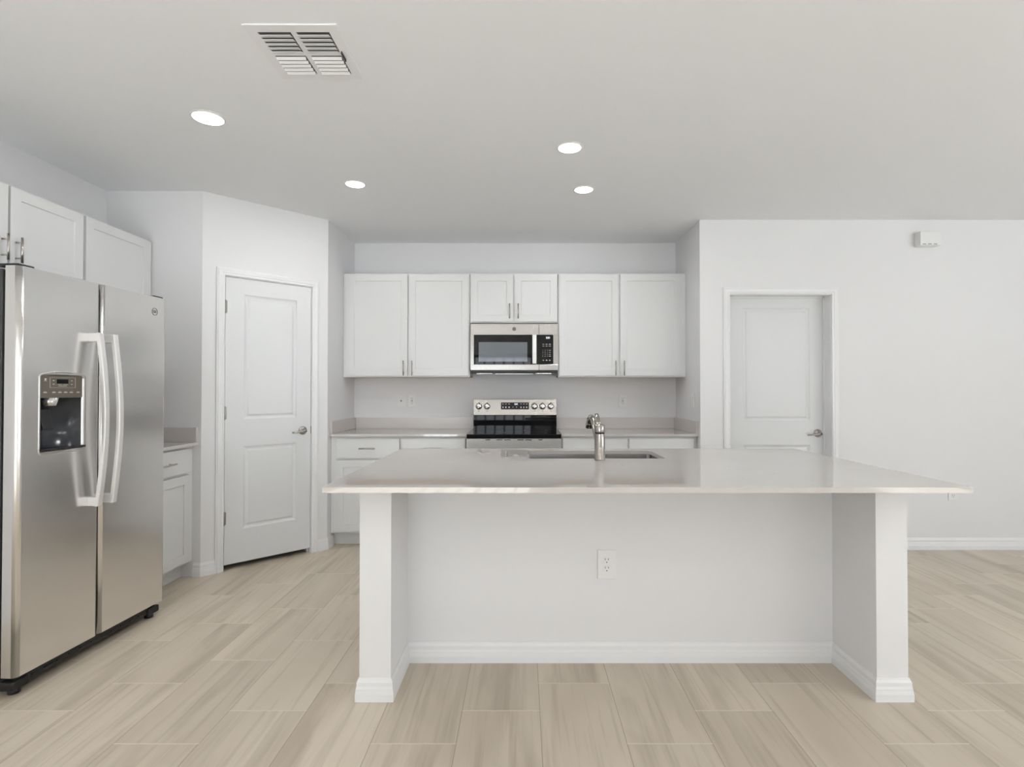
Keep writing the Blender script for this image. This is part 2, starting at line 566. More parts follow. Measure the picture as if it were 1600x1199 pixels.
def window(name, axis, pos, a0, a1, z0, z1, n, m, thick=0.05):
    w = empty(name, ((a0 + a1) / 2, pos, z0) if axis == 0 else (pos, (a0 + a1) / 2, z0), 0 if axis == 0 else R(90), kind='structure')
    hw, hh = (a1 - a0) / 2, z1 - z0
    f = MB()
    f.box(-hw, hw, 0, thick, 0, 0.06); f.box(-hw, hw, 0, thick, hh - 0.06, hh)
    f.box(-hw, -hw + 0.06, 0, thick, 0, hh); f.box(hw - 0.06, hw, 0, thick, 0, hh)
    f.build('window_frame', m, w)
    g = MB()
    for i in range(1, n):
        x = -hw + 2 * hw * i / n
        g.box(x - 0.018, x + 0.018, 0.01, thick - 0.01, 0.06, hh - 0.06)
    g.build('window_mullion', m, w)
window('window_1', 0, YF - 0.08, -2.35, 0.25, 0.0, 2.12, 11, M['screen_post'])
window('window_2', 0, YF - 0.08, 4.6, 5.8, 0.0, 2.12, 2, M['window_frame'])  # invented slider out of view, there to let light in
window('window_3', 1, XR + 0.06, -1.2, 1.6, 0.85, 2.10, 3, M['window_frame'])  # invented side window out of view, added for its daylight

# baseboards
P = lambda s: (A.x + e.x * s, A.y + e.y * s)
struct('baseboard_pantry_left', sweep_right([(-2.248, YS), (A.x, A.y), P(0.087)], BASE_PROF), M['trim'])
struct('baseboard_pantry_right', sweep_right([P(0.820), (B.x, B.y), (XAL, 4.485)], BASE_PROF), M['trim'])
struct('baseboard_corner', sweep_right([(XAR, 4.485), (XAR, YR), (1.603, YR)], BASE_PROF), M['trim'])
struct('baseboard_right', sweep_right([(2.530, YR), (XR, YR), (XR, YF)], BASE_PROF), M['trim'])

# ------------------------------------------------------------------ doors
DOOR_LOOPS = [(0.004, 0.004), (0.016, 0.0085), (0.022, 0.0085), (0.028, 0.006), (0.034, 0.003)]

def lever(parent, x, y, z, length, m):
    """rose with a flat lever pointing towards -X, standing off towards -Y"""
    h = MB()
    h.lathe((x, y, z), (0, -1, 0), [(0, 0), (0.033, 0.0), (0.033, 0.003), (0.031, 0.006), (0.022, 0.011), (0.012, 0.014), (0.011, 0.038), (0.013, 0.042), (0.012, 0.050), (0, 0.052)], 32)
    h.tube([(x + 0.010, y - 0.048, z - 0.002), (x - 0.02, y - 0.050, z - 0.004), (x - 0.06, y - 0.049, z - 0.008), (x - length, y - 0.046, z - 0.011)],
           [0.009, 0.0085, 0.0075, 0.0065], 14, flat=(1, 1))
    return h.build('door_handle', m, parent)

# pantry door
d1 = empty('door_1', (A.x, A.y, 0), R(45), kind='structure')
mb = MB()
mb2 = paneled_face(MB(), 0.147, 0.760, 0.040, 2.074, 0.002, 0.035,
                   [(0.272, 0.650, 1.062, 1.960), (0.272, 0.650, 0.278, 0.866)], DOOR_LOOPS)
mb2.build('door_leaf', M['door'], d1)
lever(d1, 0.699, 0.002, 0.958, 0.098, M['nickel_dark'])
for z in (0.367, 1.109, 1.860):
    h = MB()
    h.cyl((0.1435, -0.006, z - 0.045), (0.1435, -0.006, z + 0.045), 0.0055, seg=12)
    h.box(0.1435, 0.158, -0.0015, 0.0015, z - 0.044, z + 0.044)
    h.cyl((0.1435, -0.006, z - 0.049), (0.1435, -0.006, z + 0.049), 0.0035, seg=10)
    h.build('hinge', M['hinge'], d1)
MB().box(0.7615, 0.770, -0.001, 0.004, 0.932, 0.988).build('strike_plate', M['hinge'], d1)
mb = MB()
mb.box(0.130, 0.1445, 0.0, 0.115, 0, 2.0795); mb.box(0.7625, 0.777, 0.0, 0.115, 0, 2.0795); mb.box(0.130, 0.777, 0.0, 0.115, 2.0765, 2.090)
mb.box(0.1445, 0.156, 0.039, 0.050, 0, 2.0765); mb.box(0.751, 0.7625, 0.039, 0.050, 0, 2.0765)
struct('trim_pantry_jamb', mb, M['trim'], None, (A.x, A.y, 0), R(45))
struct('trim_pantry_casing', casing(0.1445, 0.7625, 2.0765), M['trim'], None, (A.x, A.y, 0), R(45))

# door to the right of the kitchen
d2 = empty('door_2', (1.66, YR, 0), 0, kind='structure')
paneled_face(MB(), 0.006, 0.804, 0.008, 2.030, 0.102, 0.032,
             [(0.142, 0.690, 1.020, 1.942), (0.142, 0.690, 0.27, 0.822)], DOOR_LOOPS).build('door_leaf', M['door'], d2)
lever(d2, 0.752, 0.102, 0.918, 0.105, M['nickel_dark'])
mb = MB()
mb.box(-0.012, 0.003, 0, 0.135, 0, 2.0395); mb.box(0.808, 0.824, 0, 0.135, 0, 2.0395); mb.box(-0.012, 0.824, 0, 0.135, 2.036, 2.052)
mb.box(0.003, 0.014, 0.090, 0.101, 0, 2.036); mb.box(0.797, 0.808, 0.090, 0.101, 0, 2.036); mb.box(0.003, 0.808, 0.090, 0.101, 2.025, 2.036)
struct('trim_right_jamb', mb, M['trim'], None, (1.66, YR, 0))
struct('trim_right_casing', casing(0.003, 0.808, 2.036), M['trim'], None, (1.66, YR, 0))

# ------------------------------------------------------------------ cabinets
def bar_pull(parent, cx, cz, y, vertical, length=0.128):
    h = MB()
    r = 0.0058
    hl = length / 2
    if vertical:
        h.cyl((cx, y - 0.032, cz - hl), (cx, y - 0.032, cz + hl), r, seg=14)
        for s in (-1, 1): h.cyl((cx, y, cz + s * hl * 0.62), (cx, y - 0.032, cz + s * hl * 0.62), 0.0045, seg=10)
    else:
        h.cyl((cx - hl, y - 0.032, cz), (cx + hl, y - 0.032, cz), r, seg=14)
        for s in (-1, 1): h.cyl((cx + s * hl * 0.62, y, cz), (cx + s * hl * 0.62, y - 0.032, cz), 0.0045, seg=10)
    return h.build('handle', M['nickel'], parent)

SHAKER = [(0.0015, 0.0055), (0.003, 0.0062)]

def shaker(parent, name, x0, x1, z0, z1, y=-0.019, t=0.0185, rail=0.057, flat=False):
    mb = MB()
    if flat:
        mb.box(x0, x1, y, y + t, z0, z1, 0.0015)
    else:
        paneled_face(mb, x0, x1, z0, z1, y, t, [(x0 + rail, x1 - rail, z0 + rail, z1 - rail)], SHAKER)
    return mb.build(name, M['cabinet'], parent)

def cabinet(name, label, cat, loc, rotz, w, d, z0, z1, fronts, toe=0.0, under=False, group=None):
    """origin = left end of the face frame at floor level of the box; local +X to the right, +Y backwards"""
    c = empty(name, (loc[0], loc[1], z0), rotz, label, cat, group)
    h = z1 - z0
    b = MB()
    if toe:
        b.box(0, w, 0, d, toe, h, 0.0008, 1); b.box(0, w, 0.075, d, 0, toe)
    else:
        b.box(0, w, 0, d, 0.010 if under else 0, h, 0.0008, 1)
    b.build('cabinet_body', M['cab_frame'], c)
    if under:
        MB().box(0.004, w - 0.004, 0.012, d - 0.002, 0.002, 0.0095).build('bottom_panel', M['cab_under'], c)
        MB().box(0, w, 0, 0.0115, 0, 0.0098).build('bottom_rail', M['cab_frame'], c)
    for f in fronts:
        kind, x0, x1, a0, a1 = f[:5]
        a0 -= z0; a1 -= z0
        o = shaker(c, 'drawer' if kind == 'drawer' else 'door', x0, x1, a0, a1, flat=(kind == 'drawer'))
        hd = f[5] if len(f) > 5 else None
        if hd:
            side, hz = hd
            if side == 'c': bar_pull(o, (x0 + x1) / 2, hz - z0, -0.019, False)
            else: bar_pull(o, x0 + 0.030 if side == 'l' else x1 - 0.030, hz - z0, -0.019, True)
    return c

ZU0, ZU1 = 1.384, 2.288
YU = 4.739      # face frame plane of the back wall upper cabinets
DU = YB - 0.002 - YU
cabinet('upper_cabinet', 'white two-door shaker wall cabinet left of the microwave, against the pantry side', 'cabinet',
        (XAL + 0.002, YU), 0, -0.462 - XAL - 0.002, DU, ZU0, ZU1,
        [('door', 0.040, 0.560, ZU0 + 0.012, ZU1 - 0.010, ('r', 1.462)), ('door', 0.574, 1.090, ZU0 + 0.012, ZU1 - 0.010, ('l', 1.462))], under=True)
cabinet('upper_cabinet', 'short white two-door wall cabinet directly above the microwave', 'cabinet',
        (-0.4595, YU), 0, 0.763, DU, 1.856, ZU1,
        [('door', 0.007, 0.3745, 1.866, ZU1 - 0.010, ('r', 1.955)), ('door', 0.3885, 0.756, 1.866, ZU1 - 0.010, ('l', 1.955))], under=True)
cabinet('upper_cabinet', 'white two-door shaker wall cabinet right of the microwave, over the right counter', 'cabinet',
        (0.306, YU), 0, XAR - 0.002 - 0.306, DU, ZU0, ZU1,
        [('door', 0.010, 0.526, ZU0 + 0.012, ZU1 - 0.010, ('r', 1.462)), ('door', 0.540, 1.070, ZU0 + 0.012, ZU1 - 0.010, ('l', 1.462))], under=True)

YBC = 4.440
DB = YB - 0.002 - YBC
cabinet('base_cabinet', 'white base cabinet left of the range with two drawers above two doors', 'cabinet',
        (XAL + 0.002, YBC), 0, -0.456 - XAL - 0.002, DB, 0, 0.894,
        [('drawer', 0.048, 0.560, 0.718, 0.878, ('c', 0.798)), ('drawer', 0.574, 1.096, 0.718, 0.878, ('c', 0.798)),
         ('door', 0.048, 0.560, 0.126, 0.702, ('r', 0.612)), ('door', 0.574, 1.096, 0.126, 0.702, ('l', 0.612))], toe=0.108)
cabinet('base_cabinet', 'white base cabinet right of the range with two drawers above two doors', 'cabinet',
        (0.312, YBC), 0, XAR - 0.002 - 0.312, DB, 0, 0.894,
        [('drawer', 0.012, 0.537, 0.718, 0.878, ('c', 0.775)), ('drawer', 0.551, 1.077, 0.718, 0.878, ('c', 0.775)),
         ('door', 0.012, 0.537, 0.126, 0.702, ('r', 0.612)), ('door', 0.551, 1.077, 0.126, 0.702, ('l', 0.612))], toe=0.108)

# left run (fronts face +X)
XU = -2.551
cabinet('upper_cabinet', 'white two-door wall cabinet above the refrigerator with vertical bar pulls', 'cabinet',
        (XU, 2.213), R(90), 0.918, XU - XL - 0.002, 1.862, ZU1,
        [('door', 0.006, 0.4525, 1.872, ZU1 - 0.006, ('r', 1.968)), ('door', 0.4655, 0.911, 1.872, ZU1 - 0.006, ('l', 1.968))], under=True)
cabinet('upper_cabinet', 'white single-door wall cabinet in the corner beyond the refrigerator', 'cabinet',
        (XU, 3.134), R(90), YS - 3.134 - 0.002, XU - XL - 0.002, ZU0, ZU1,
        [('door', 0.010, 0.545, ZU0 + 0.012, ZU1 - 0.006, ('l', 1.462))], under=True)
cabinet('base_cabinet', 'narrow white base cabinet with one drawer and door beside the refrigerator', 'cabinet',
        (-2.257, 3.150), R(90), YS - 3.150 - 0.002, -2.257 - XL - 0.002, 0, 0.894,
        [('drawer', 0.006, 0.512, 0.718, 0.878, ('c', 0.798)), ('door', 0.006, 0.512, 0.126, 0.702, ('l', 0.612))], toe=0.108)

# ------------------------------------------------------------------ countertops
ZC0, ZC1 = 0.895, 0.915
def counter(label, boxes, splashes):
    x = sum((b[0] + b[1]) / 2 for b in boxes) / len(boxes); y = sum((b[2] + b[3]) / 2 for b in boxes) / len(boxes)
    c = empty('countertop', (x, y, ZC0), 0, label, 'countertop')
    m = MB()
    for b in boxes: m.box(b[0] - x, b[1] - x, b[2] - y, b[3] - y, 0, ZC1 - ZC0, 0.0015)
    m.build('stone_slab', M['quartz'], c)
    for b in splashes:
        MB().box(b[0] - x, b[1] - x, b[2] - y, b[3] - y, 0.0205, 0.1225, 0.0012).build('backsplash', M['quartz_splash'], c)
    return c
counter('pale quartz countertop with backsplash on the cabinet left of the range',
        [(XAL + 0.001, -0.4555, 4.405, YB - 0.001)],
        [(XAL + 0.0215, -0.4555, YB - 0.021, YB - 0.001), (XAL + 0.001, XAL + 0.021, 4.407, YB - 0.001)])
counter('pale quartz countertop with backsplash on the cabinet right of the range',
        [(0.3115, XAR - 0.001, 4.405, YB - 0.001)],
        [(0.3115, XAR - 0.0215, YB - 0.021, YB - 0.001), (XAR - 0.021, XAR - 0.001, 4.407, YB - 0.001)])
counter('short pale quartz countertop in the corner beside the refrigerator',
        [(XL + 0.001, -2.217, 3.150, YS - 0.001)],
        [(XL + 0.0215, -2.222, YS - 0.021, YS - 0.001), (XL + 0.001, XL + 0.021, 3.150, YS - 0.001)])

# ------------------------------------------------------------------ island
isl = empty('kitchen_island', (0.455, 2.46, 0), 0, 'long white kitchen island base with end columns and a recessed seating side', 'kitchen island')
ox, oy = 0.455, 2.46
XC = [(-0.670, -0.541), (1.450, 1.579)]
for a, b in XC:
    MB().box(a - ox, b - ox, 2.243 - oy, 2.68 - oy, 0, ZC0 - 0.0005).build('column', M['wall'], isl)
MB().box(-0.541 - ox, 1.450 - ox, 2.560 - oy, 2.68 - oy, 0, ZC0 - 0.0005).build('back_panel', M['wall'], isl)
bb = sweep_right([(x - ox, y - oy) for x, y in [(-0.670, 2.68), (-0.670, 2.243), (-0.541, 2.243), (-0.541, 2.56), (1.45, 2.56), (1.45, 2.243), (1.579, 2.243), (1.579, 2.68)]], BASE_PROF)
bb.build('baseboard', M['trim'], isl)
m = MB()
for x0, x1 in ((-0.670, -0.652), (1.561, 1.579), (-0.02, -0.002), (0.80, 0.818)):
    m.box(x0 - ox, x1 - ox, 2.68 - oy, 3.27 - oy, 0.10, ZC0 - 0.0005)
m.box(-0.670 - ox, 1.579 - ox, 2.68 - oy, 3.27 - oy, 0.10, 0.118)
m.box(-0.670 - ox, 1.579 - ox, 3.252 - oy, 3.27 - oy, 0.118, 0.66)
m.box(-0.670 - ox, 1.579 - ox, 3.252 - oy, 3.27 - oy, 0.66, ZC0 - 0.0005)
m.box(-0.670 - ox, 1.579 - ox, 2.68 - oy, 3.20 - oy, 0, 0.10)
m.build('cabinet_body', M['cab_frame'], isl)
for k, (x0, x1) in enumerate(((-0.655, -0.03), (0.005, 0.395), (0.405, 0.795), (0.825, 1.565))):
    mb = MB()
    paneled_face(mb, -x1, -x0, 0.126, 0.878, 0, 0.0185, [(-x1 + 0.057, -x0 - 0.057, 0.183, 0.821)], SHAKER)
    bmesh.ops.rotate(mb.bm, verts=mb.bm.verts, cent=(0, 0, 0), matrix=Matrix.Rotation(PI, 3, 'Z'))
    bmesh.ops.translate(mb.bm, verts=mb.bm.verts, vec=(-ox, 3.2895 - oy, 0))
    mb.build('door', M['cabinet'], isl)

# island slab with the sink cut-out
sl = empty('countertop', (0.455, 2.652, ZC0), 0, 'long pale grey quartz island countertop with a sink cut-out', 'countertop')
sx0, sx1, sy0, sy1 = -0.735, 1.646, 1.990, 3.314
hx0, hx1, hy0, hy1 = 0.027, 0.743, 2.833, 3.198
def rrect(x0, x1, y0, y1, r, n=5):
    pts = []
    for cx, cy, a in ((x1 - r, y1 - r, 0), (x0 + r, y1 - r, 90), (x0 + r, y0 + r, 180), (x1 - r, y0 + r, 270)):
        for i in range(n + 1):
            t = R(a + 90 * i / n)
            pts.append((cx + r * math.cos(t), cy + r * math.sin(t)))
    return pts
def ring_slab(outer, inner, z0, z1, bev):
    bm = bmesh.new()
    lv = []
    for z in (z0, z1):
        es = []
        for loop in (outer, inner):
            v = [bm.verts.new((x, y, z)) for x, y in loop]
            es += [bm.edges.new((v[i], v[(i + 1) % len(v)])) for i in range(len(v))]
            lv.append(v)
        bmesh.ops.triangle_fill(bm, use_beauty=True, edges=es)
    for a, b in ((0, 2), (1, 3)):
        n = len(lv[a])
        for i in range(n):
            bm.faces.new((lv[a][i], lv[a][(i + 1) % n], lv[b][(i + 1) % n], lv[b][i]))
    return bm
mb = MB()
mb.merge(ring_slab(rrect(sx0 - 0.455, sx1 - 0.455, sy0 - 2.652, sy1 - 2.652, 0.004, 3), rrect(hx0 - 0.455, hx1 - 0.455, hy0 - 2.652, hy1 - 2.652, 0.018), 0, ZC1 - ZC0, 0))
mb.build('stone_slab', M['quartz'], sl)

# sink
sk = empty('kitchen_sink', (0.385, 3.0155, 0.69), 0, 'undermount stainless steel sink set into the island countertop', 'sink')
mb = MB()
def bowl(bm_mb, x0, x1, y0, y1, z0, z1, t, r):
    o = rrect(x0 - t, x1 + t, y0 - t, y1 + t, r + t, 6); i = rrect(x0, x1, y0, y1, r, 6)
    ib = rrect(x0 + 0.02, x1 - 0.02, y0 + 0.02, y1 - 0.02, r, 6)
    n = len(o)
    bm = bm_mb.bm
    V = lambda loop, z: [bm.verts.new((x, y, z)) for x, y in loop]
    ot, it, ibm, ob = V(o, z1), V(i, z1), V(ib, z0 + t), V(o, z0)
    for k in range(n):
        j = (k + 1) % n
        for a, b in ((ot, it), (it, ibm), (ob, ot)):
            bm.faces.new((a[k], a[j], b[j], b[k]))
    bm.faces.new(ibm); bm.faces.new(ob)
bowl(mb, -0.362, 0.362, -0.186, 0.186, 0, 0.2045, 0.006, 0.02)
mb.build('sink_bowl', M['steel_sink'], sk)
MB().lathe((0, 0, 0.0062), (0, 0, 1), [(0.055, 0), (0.052, 0.003), (0.040, 0.001), (0, 0.001)], 28).build('drain', M['nickel'], sk)

# faucet
fa = empty('kitchen_faucet', (0.391, 2.773, ZC1), 0, 'brushed steel pull-out faucet standing on the island behind the sink', 'faucet')
MB().lathe((0, 0, 0), (0, 0, 1), [(0, 0), (0.0285, 0), (0.0285, 0.004), (0.0268, 0.006), (0.0262, 0.132), (0.0262, 0.1335), (0, 0.1335)], 40).build('faucet_body', M['faucet'], fa)
MB().lathe((0, 0, 0.1336), (0, 0, 1), [(0, 0), (0.0245, 0), (0.0245, 0.008), (0, 0.008)], 36).build('seal_ring', M['black'], fa)
MB().lathe((0, 0, 0.1417), (0, 0, 1), [(0, 0), (0.0262, 0), (0.0266, 0.002), (0.0266, 0.034), (0.0245, 0.039), (0, 0.040)], 40).build('cap', M['faucet'], fa)
MB().tube([(-0.004, 0.006, 0.174), (-0.006, 0.014, 0.196), (-0.008, 0.030, 0.216), (-0.010, 0.048, 0.232)], [0.0125, 0.0135, 0.0125, 0.009], 16, flat=(1.0, 0.45)).build('lever', M['faucet'], fa)
MB().tube([(-0.002, 0.018, 0.080), (-0.007, 0.050, 0.118), (-0.011, 0.095, 0.158), (-0.014, 0.140, 0.190), (-0.016, 0.175, 0.205)], [0.017, 0.017, 0.0165, 0.016, 0.016], 20).build('spout', M['faucet'], fa)
sh = MB().tube([(-0.016, 0.170, 0.203), (-0.018, 0.198, 0.206), (-0.021, 0.222, 0.196), (-0.024, 0.236, 0.172), (-0.0255, 0.241, 0.146)], [0.0165, 0.0175, 0.018, 0.0185, 0.0190], 20).build('spray_head', M['faucet'], fa)
MB().cyl((-0.0255, 0.241, 0.1455), (-0.0256, 0.2412, 0.1430), 0.0150, seg=20).build('nozzle', M['hinge'], sh)

# ------------------------------------------------------------------ wall plates
def receptacle(mb_slots, cz, y):
    for dx, w in ((-0.0075, 0.0024), (0.0070, 0.0024)):
        mb_slots.box(dx - w / 2, dx + w / 2, y - 0.0002, y + 0.001, cz + 0.001, cz + 0.010)
    mb_slots.cyl((0, y - 0.0002, cz - 0.0085), (0, y + 0.001, cz - 0.0085), 0.0028, seg=10)

def outlet(label, loc, rotz, w=0.072, h=0.118, kind='duplex', group=None):
    o = empty('wall_outlet' if kind in ('duplex', 'gfci') else ('light_switch' if kind == 'switch' else 'wall_plate'), loc, rotz, label,
              'outlet' if kind in ('duplex', 'gfci') else ('switch' if kind == 'switch' else 'wall plate'), group)
    MB().box(-w / 2, w / 2, -0.0065, 0, -h / 2, h / 2, 0.0025, 2).build('cover_plate', M['white_plastic'], o)
    if kind == 'duplex':
        for s in (-1, 1):
            f = MB()
            f.box(-0.0165, 0.0165, -0.0085, -0.0065, s * 0.0195 - 0.0140, s * 0.0195 + 0.0140, 0.002)
            r = f.build('receptacle', M['white_plastic'], o)
            g = MB(); receptacle(g, s * 0.0195, -0.0087); g.build('slots', M['dark_slot'], r)
    elif kind == 'gfci':
        r = MB().box(-0.0165, 0.0165, -0.0085, -0.0065, -0.034, 0.034, 0.0015).build('receptacle', M['white_plastic'], o)
        g = MB(); receptacle(g, 0.020, -0.0087); receptacle(g, -0.020, -0.0087); g.build('slots', M['dark_slot'], r)
        MB().box(-0.008, 0.008, -0.0093, -0.0085, -0.0045, 0.0045).build('reset_button', M['grey_dot'], r)
    elif kind == 'switch':
        MB().box(-0.0165, 0.0165, -0.0105, -0.0065, -0.034, 0.034, 0.0015).build('rocker', M['white_plastic'], o)
    else:
        MB().lathe((0, -0.0065, 0), (0, -1, 0), [(0, 0), (0.009, 0), (0.008, 0.003), (0, 0.0035)], 20).build('push_button', M['grey_dot'], o)
    return o
outlet('white double outlet plate on the front panel of the island', (0.392, 2.5595, 0.455), 0, 0.086, 0.136)
outlet('white wall plate with a small grey button above the left counter', (-1.128, YB - 0.0005, 1.172), 0, kind='button')
outlet('white outlet beside the grey button plate above the left counter', (-1.028, YB - 0.0005, 1.172), 0, kind='gfci')
outlet('white outlet on the back wall above the right counter', (0.925, YB - 0.0005, 1.172), 0, kind='gfci')
outlet('white rocker switch on the side wall at the right end of the counter', (XAR - 0.0005, 4.53, 1.183), R(-90), kind='switch')
outlet('low white outlet on the right wall, partly behind the island corner', (3.432, YR - 0.0005, 0.447), 0, 0.076, 0.118)

# door chime on the right wall
ch = empty('door_chime', (3.227, YR - 0.0005, 2.418), 0, 'small white slotted door chime box high on the right wall', 'door chime')
MB().box(-0.081, 0.081, -0.066, 0, 0.0, 0.110, 0.003).build('housing', M['white_plastic'], ch)
for i in range(3):
    MB().box(-0.066 + i * 0.044, -0.038 + i * 0.044, -0.0665, -0.050, 0.0055, 0.013).build('sound_slot', M['grey_dot'], ch)

# ------------------------------------------------------------------ recessed lights
LAMPS = [((-1.582, 2.717), 0.071, 'recessed ceiling light nearest the refrigerator and left wall'),
         ((0.264, 3.052), 0.064, 'recessed ceiling light over the island, the nearer of the right pair'),
         ((-1.113, 3.594), 0.061, 'recessed ceiling light in front of the pantry door'),
         ((0.415, 3.692), 0.061, 'recessed ceiling light closest to the back wall above the right cabinets')]
for (x, y), r, lab in LAMPS:
    t = empty('recessed_light', (x, y, H), 0, lab, 'ceiling light', 'recessed ceiling lights')
    MB().lathe((0, 0, 0), (0, 0, -1), [(r, 0.0), (r + 0.010, 0.0), (r + 0.009, 0.003), (r + 0.001, 0.0055), (r, 0.0045), (r, 0)], 48).build('trim_ring', M['white_plastic'], t)
    MB().lathe((0, 0, 0), (0, 0, -1), [(r, 0.001), (r, 0.0045), (r * 0.85, 0.0075), (r * 0.5, 0.0095), (0, 0.0105)], 48).build('lens', M['led'], t)
    area('lamp_light', (x, y, H - 0.013), (0, 0, 0), 0.11, 0.11, 5.2, (0.97, 0.985, 1.0), 'DISK')
for x, y in ((-1.4, -0.3), (0.6, -0.3), (2.9, 1.4), (3.0, -1.6), (0.6, -2.4)):  # extra lamps out of view, added for more light
    t = empty('recessed_light', (x, y, H), 0, 'recessed ceiling light in the part of the room behind the camera', 'ceiling light', 'recessed ceiling lights behind the camera')
    r = 0.064
    MB().lathe((0, 0, 0), (0, 0, -1), [(r, 0.0), (r + 0.010, 0.0), (r + 0.009, 0.003), (r + 0.001, 0.0055), (r, 0.0045), (r, 0)], 32).build('trim_ring', M['white_plastic'], t)
    MB().lathe((0, 0, 0), (0, 0, -1), [(r, 0.001), (r, 0.0045), (r * 0.85, 0.0075), (0, 0.0105)], 32).build('lens', M['led'], t)
    area('lamp_light', (x, y, H - 0.013), (0, 0, 0), 0.11, 0.11, 5.2, (0.97, 0.985, 1.0), 'DISK')

# ------------------------------------------------------------------ ceiling register
vx0, vx1, vy0, vy1 = -1.052, -0.698, 2.015, 2.369
vt = empty('ceiling_vent', ((vx0 + vx1) / 2, (vy0 + vy1) / 2, H), 0, 'white square louvered air register in the ceiling', 'ceiling vent')
hw = (vx1 - vx0) / 2
mb = MB()
ins = 0.040; bar = 0.010
for x0, x1, y0, y1 in ((-hw, hw, -hw, -hw + ins), (-hw, hw, hw - ins, hw), (-hw, -hw + ins, -hw + ins, hw - ins), (hw - ins, hw, -hw + ins, hw - ins),
                       (-bar, bar, -hw + ins, hw - ins), (-hw + ins, -bar, -bar * 0.9, bar * 0.9), (bar, hw - ins, -bar * 0.9, bar * 0.9)):
    mb.box(x0, x1, y0, y1, -0.006, 0)
mb.build('frame', M['vent_white'], vt)
MB().box(-hw + 0.03, hw - 0.03, -hw + 0.03, hw - 0.03, -0.0012, -0.0002).build('duct_opening', M['duct'], vt)
for qx in (-1, 1):
    for qy in (-1, 1):
        for i in range(5):
            a0, a1 = (0.013, hw - ins - 0.003)
            x0, x1 = sorted((qx * a0, qx * a1))
            yy = qy * (0.019 + 0.0255 * i)
            bl = MB()
            bm2 = bmesh.new(); bmesh.ops.create_cube(bm2, size=1)
            bmesh.ops.scale(bm2, vec=(x1 - x0, 0.0248 if qy < 0 else 0.0124, 0.0012), verts=bm2.verts)
            ang = R(15) if qy < 0 else R(-36)
            bl.merge(bm2, None, Matrix.Translation(((x0 + x1) / 2, yy, -0.011)) @ Matrix.Rotation(ang, 4, 'X'))
            bl.build('louver_blade', M['vent_white'], vt)
MB().box(hw - ins + 0.006, hw - ins + 0.010, -0.02, 0.035, -0.016, -0.006).build('damper_lever', M['black'], vt)

# ------------------------------------------------------------------ microwave
mw = empty('microwave', (-0.454, 4.697, 1.412), 0, 'stainless over-the-range microwave with black glass door', 'microwave')
W, HM = 0.757, 0.433
u = 0.0010573
MB().box(0.002, W - 0.002, 0.030, YB - 0.002 - 4.697, 0.020, HM, 0.003).build('case', M['fridge_side'], mw)
z = lambda v: HM - (v - 85) * u      # crop rows to local height
x = lambda v: (v - 182) * u
def frame_rect(mb, x0, x1, z0, z1, hx0, hx1, hz0, hz1, y0, y1, bev=0.0015):
    mb.box(x0, x1, y0, y1, hz1, z1, bev); mb.box(x0, x1, y0, y1, z0, hz0, bev)
    if hx0 - x0 > 1e-4: mb.box(x0, hx0, y0, y1, hz0, hz1)
    if x1 - hx1 > 1e-4: mb.box(hx1, x1, y0, y1, hz0, hz1)
dr = empty('door_panel_root', (0, 0, 0), 0) if False else None
mb = MB(); frame_rect(mb, 0, x(741), z(465), HM, x(210), x(741), z(418), z(176), 0, 0.030)
door = mb.build('door', M['steel_bright'], mw)
g = MB(); g.box(x(210), x(741), 0.0015, 0.028, z(418), z(176)); g.build('door_glass', M['black_glass'], door)
MB().box(x(250), x(648), 0.0006, 0.0014, z(395), z(236)).build('viewing_screen', M['screen_glass'], door)
hd = MB(); hd.box(x(688), x(722), -0.040, -0.026, z(414), z(178), 0.005, 3)
hd.box(x(695), x(715), -0.027, 0.002, z(406), z(390)); hd.box(x(695), x(715), -0.027, 0.002, z(202), z(186))
hd.build('handle', M['handle_silver'], door)
lg = MB(); lg.lathe((x(540), 0.0, z(128)), (0, -1, 0), [(0.0150, 0), (0.0165, 0.0008), (0.0165, 0), (0.0150, 0)], 28)
lg.lathe((x(540), 0.0, z(128)), (0, -1, 0), [(0, 0.0004), (0.0145, 0.0004)], 28)
add_text(lg, 'GE', 0.015, x(540), -0.0008, z(128))
lg.build('badge', M['logo'], door)
mb = MB(); frame_rect(mb, x(743.5), W, z(465), HM, x(743.5), x(860), z(418), z(176), 0, 0.030)
cp = mb.build('control_panel', M['steel_bright'], mw)
MB().box(x(743.5), x(860), 0.001, 0.028, z(418), z(176)).build('control_glass', M['black_glass'], cp)
g = MB(); add_text(g, '2:51', 0.022, x(817), 0.0002, z(200)); g.build('clock_digits', M['digits'], cp)
g = MB()
for r_, zz in enumerate((253, 268)):
    for c_, xx in enumerate((779, 805, 831)): g.box(x(xx - 8), x(xx + 8), 0.0002, 0.001, z(zz + 1.6), z(zz - 1.6))
g.build('function_keys', M['legend'], cp)
g = MB()
for r_ in range(4):
    for c_ in range(3):
        add_text(g, str('123456789C0S'[r_ * 3 + c_]), 0.0115, x(775 + 18 * c_), 0.0003, z(302 + 16 * r_))
    g.box(x(823), x(839), 0.0002, 0.001, z(303.5 + 16 * r_), z(300.5 + 16 * r_))
g.build('number_keys', M['legend'], cp)
g = MB()
for xx in (779, 805, 831): g.box(x(xx - 5), x(xx + 5), 0.0002, 0.001, z(387), z(381))
g.build('start_keys', M['legend'], cp)
g = MB(); g.box(0.006, W - 0.006, 0.012, 0.330, 0.004, 0.020, 0.002)
g.box(0.004, W - 0.004, 0.004, 0.040, 0.008, 0.030, 0.004)
g.build('underside', M['black'], mw)
g = MB()
g.box(0.055, 0.190, 0.004, 0.060, -0.002, 0.006, 0.002); g.box(0.565, 0.700, 0.004, 0.060, -0.002, 0.006, 0.002)
g.box(0.215, 0.540, 0.004, 0.050, -0.004, 0.0035, 0.002)
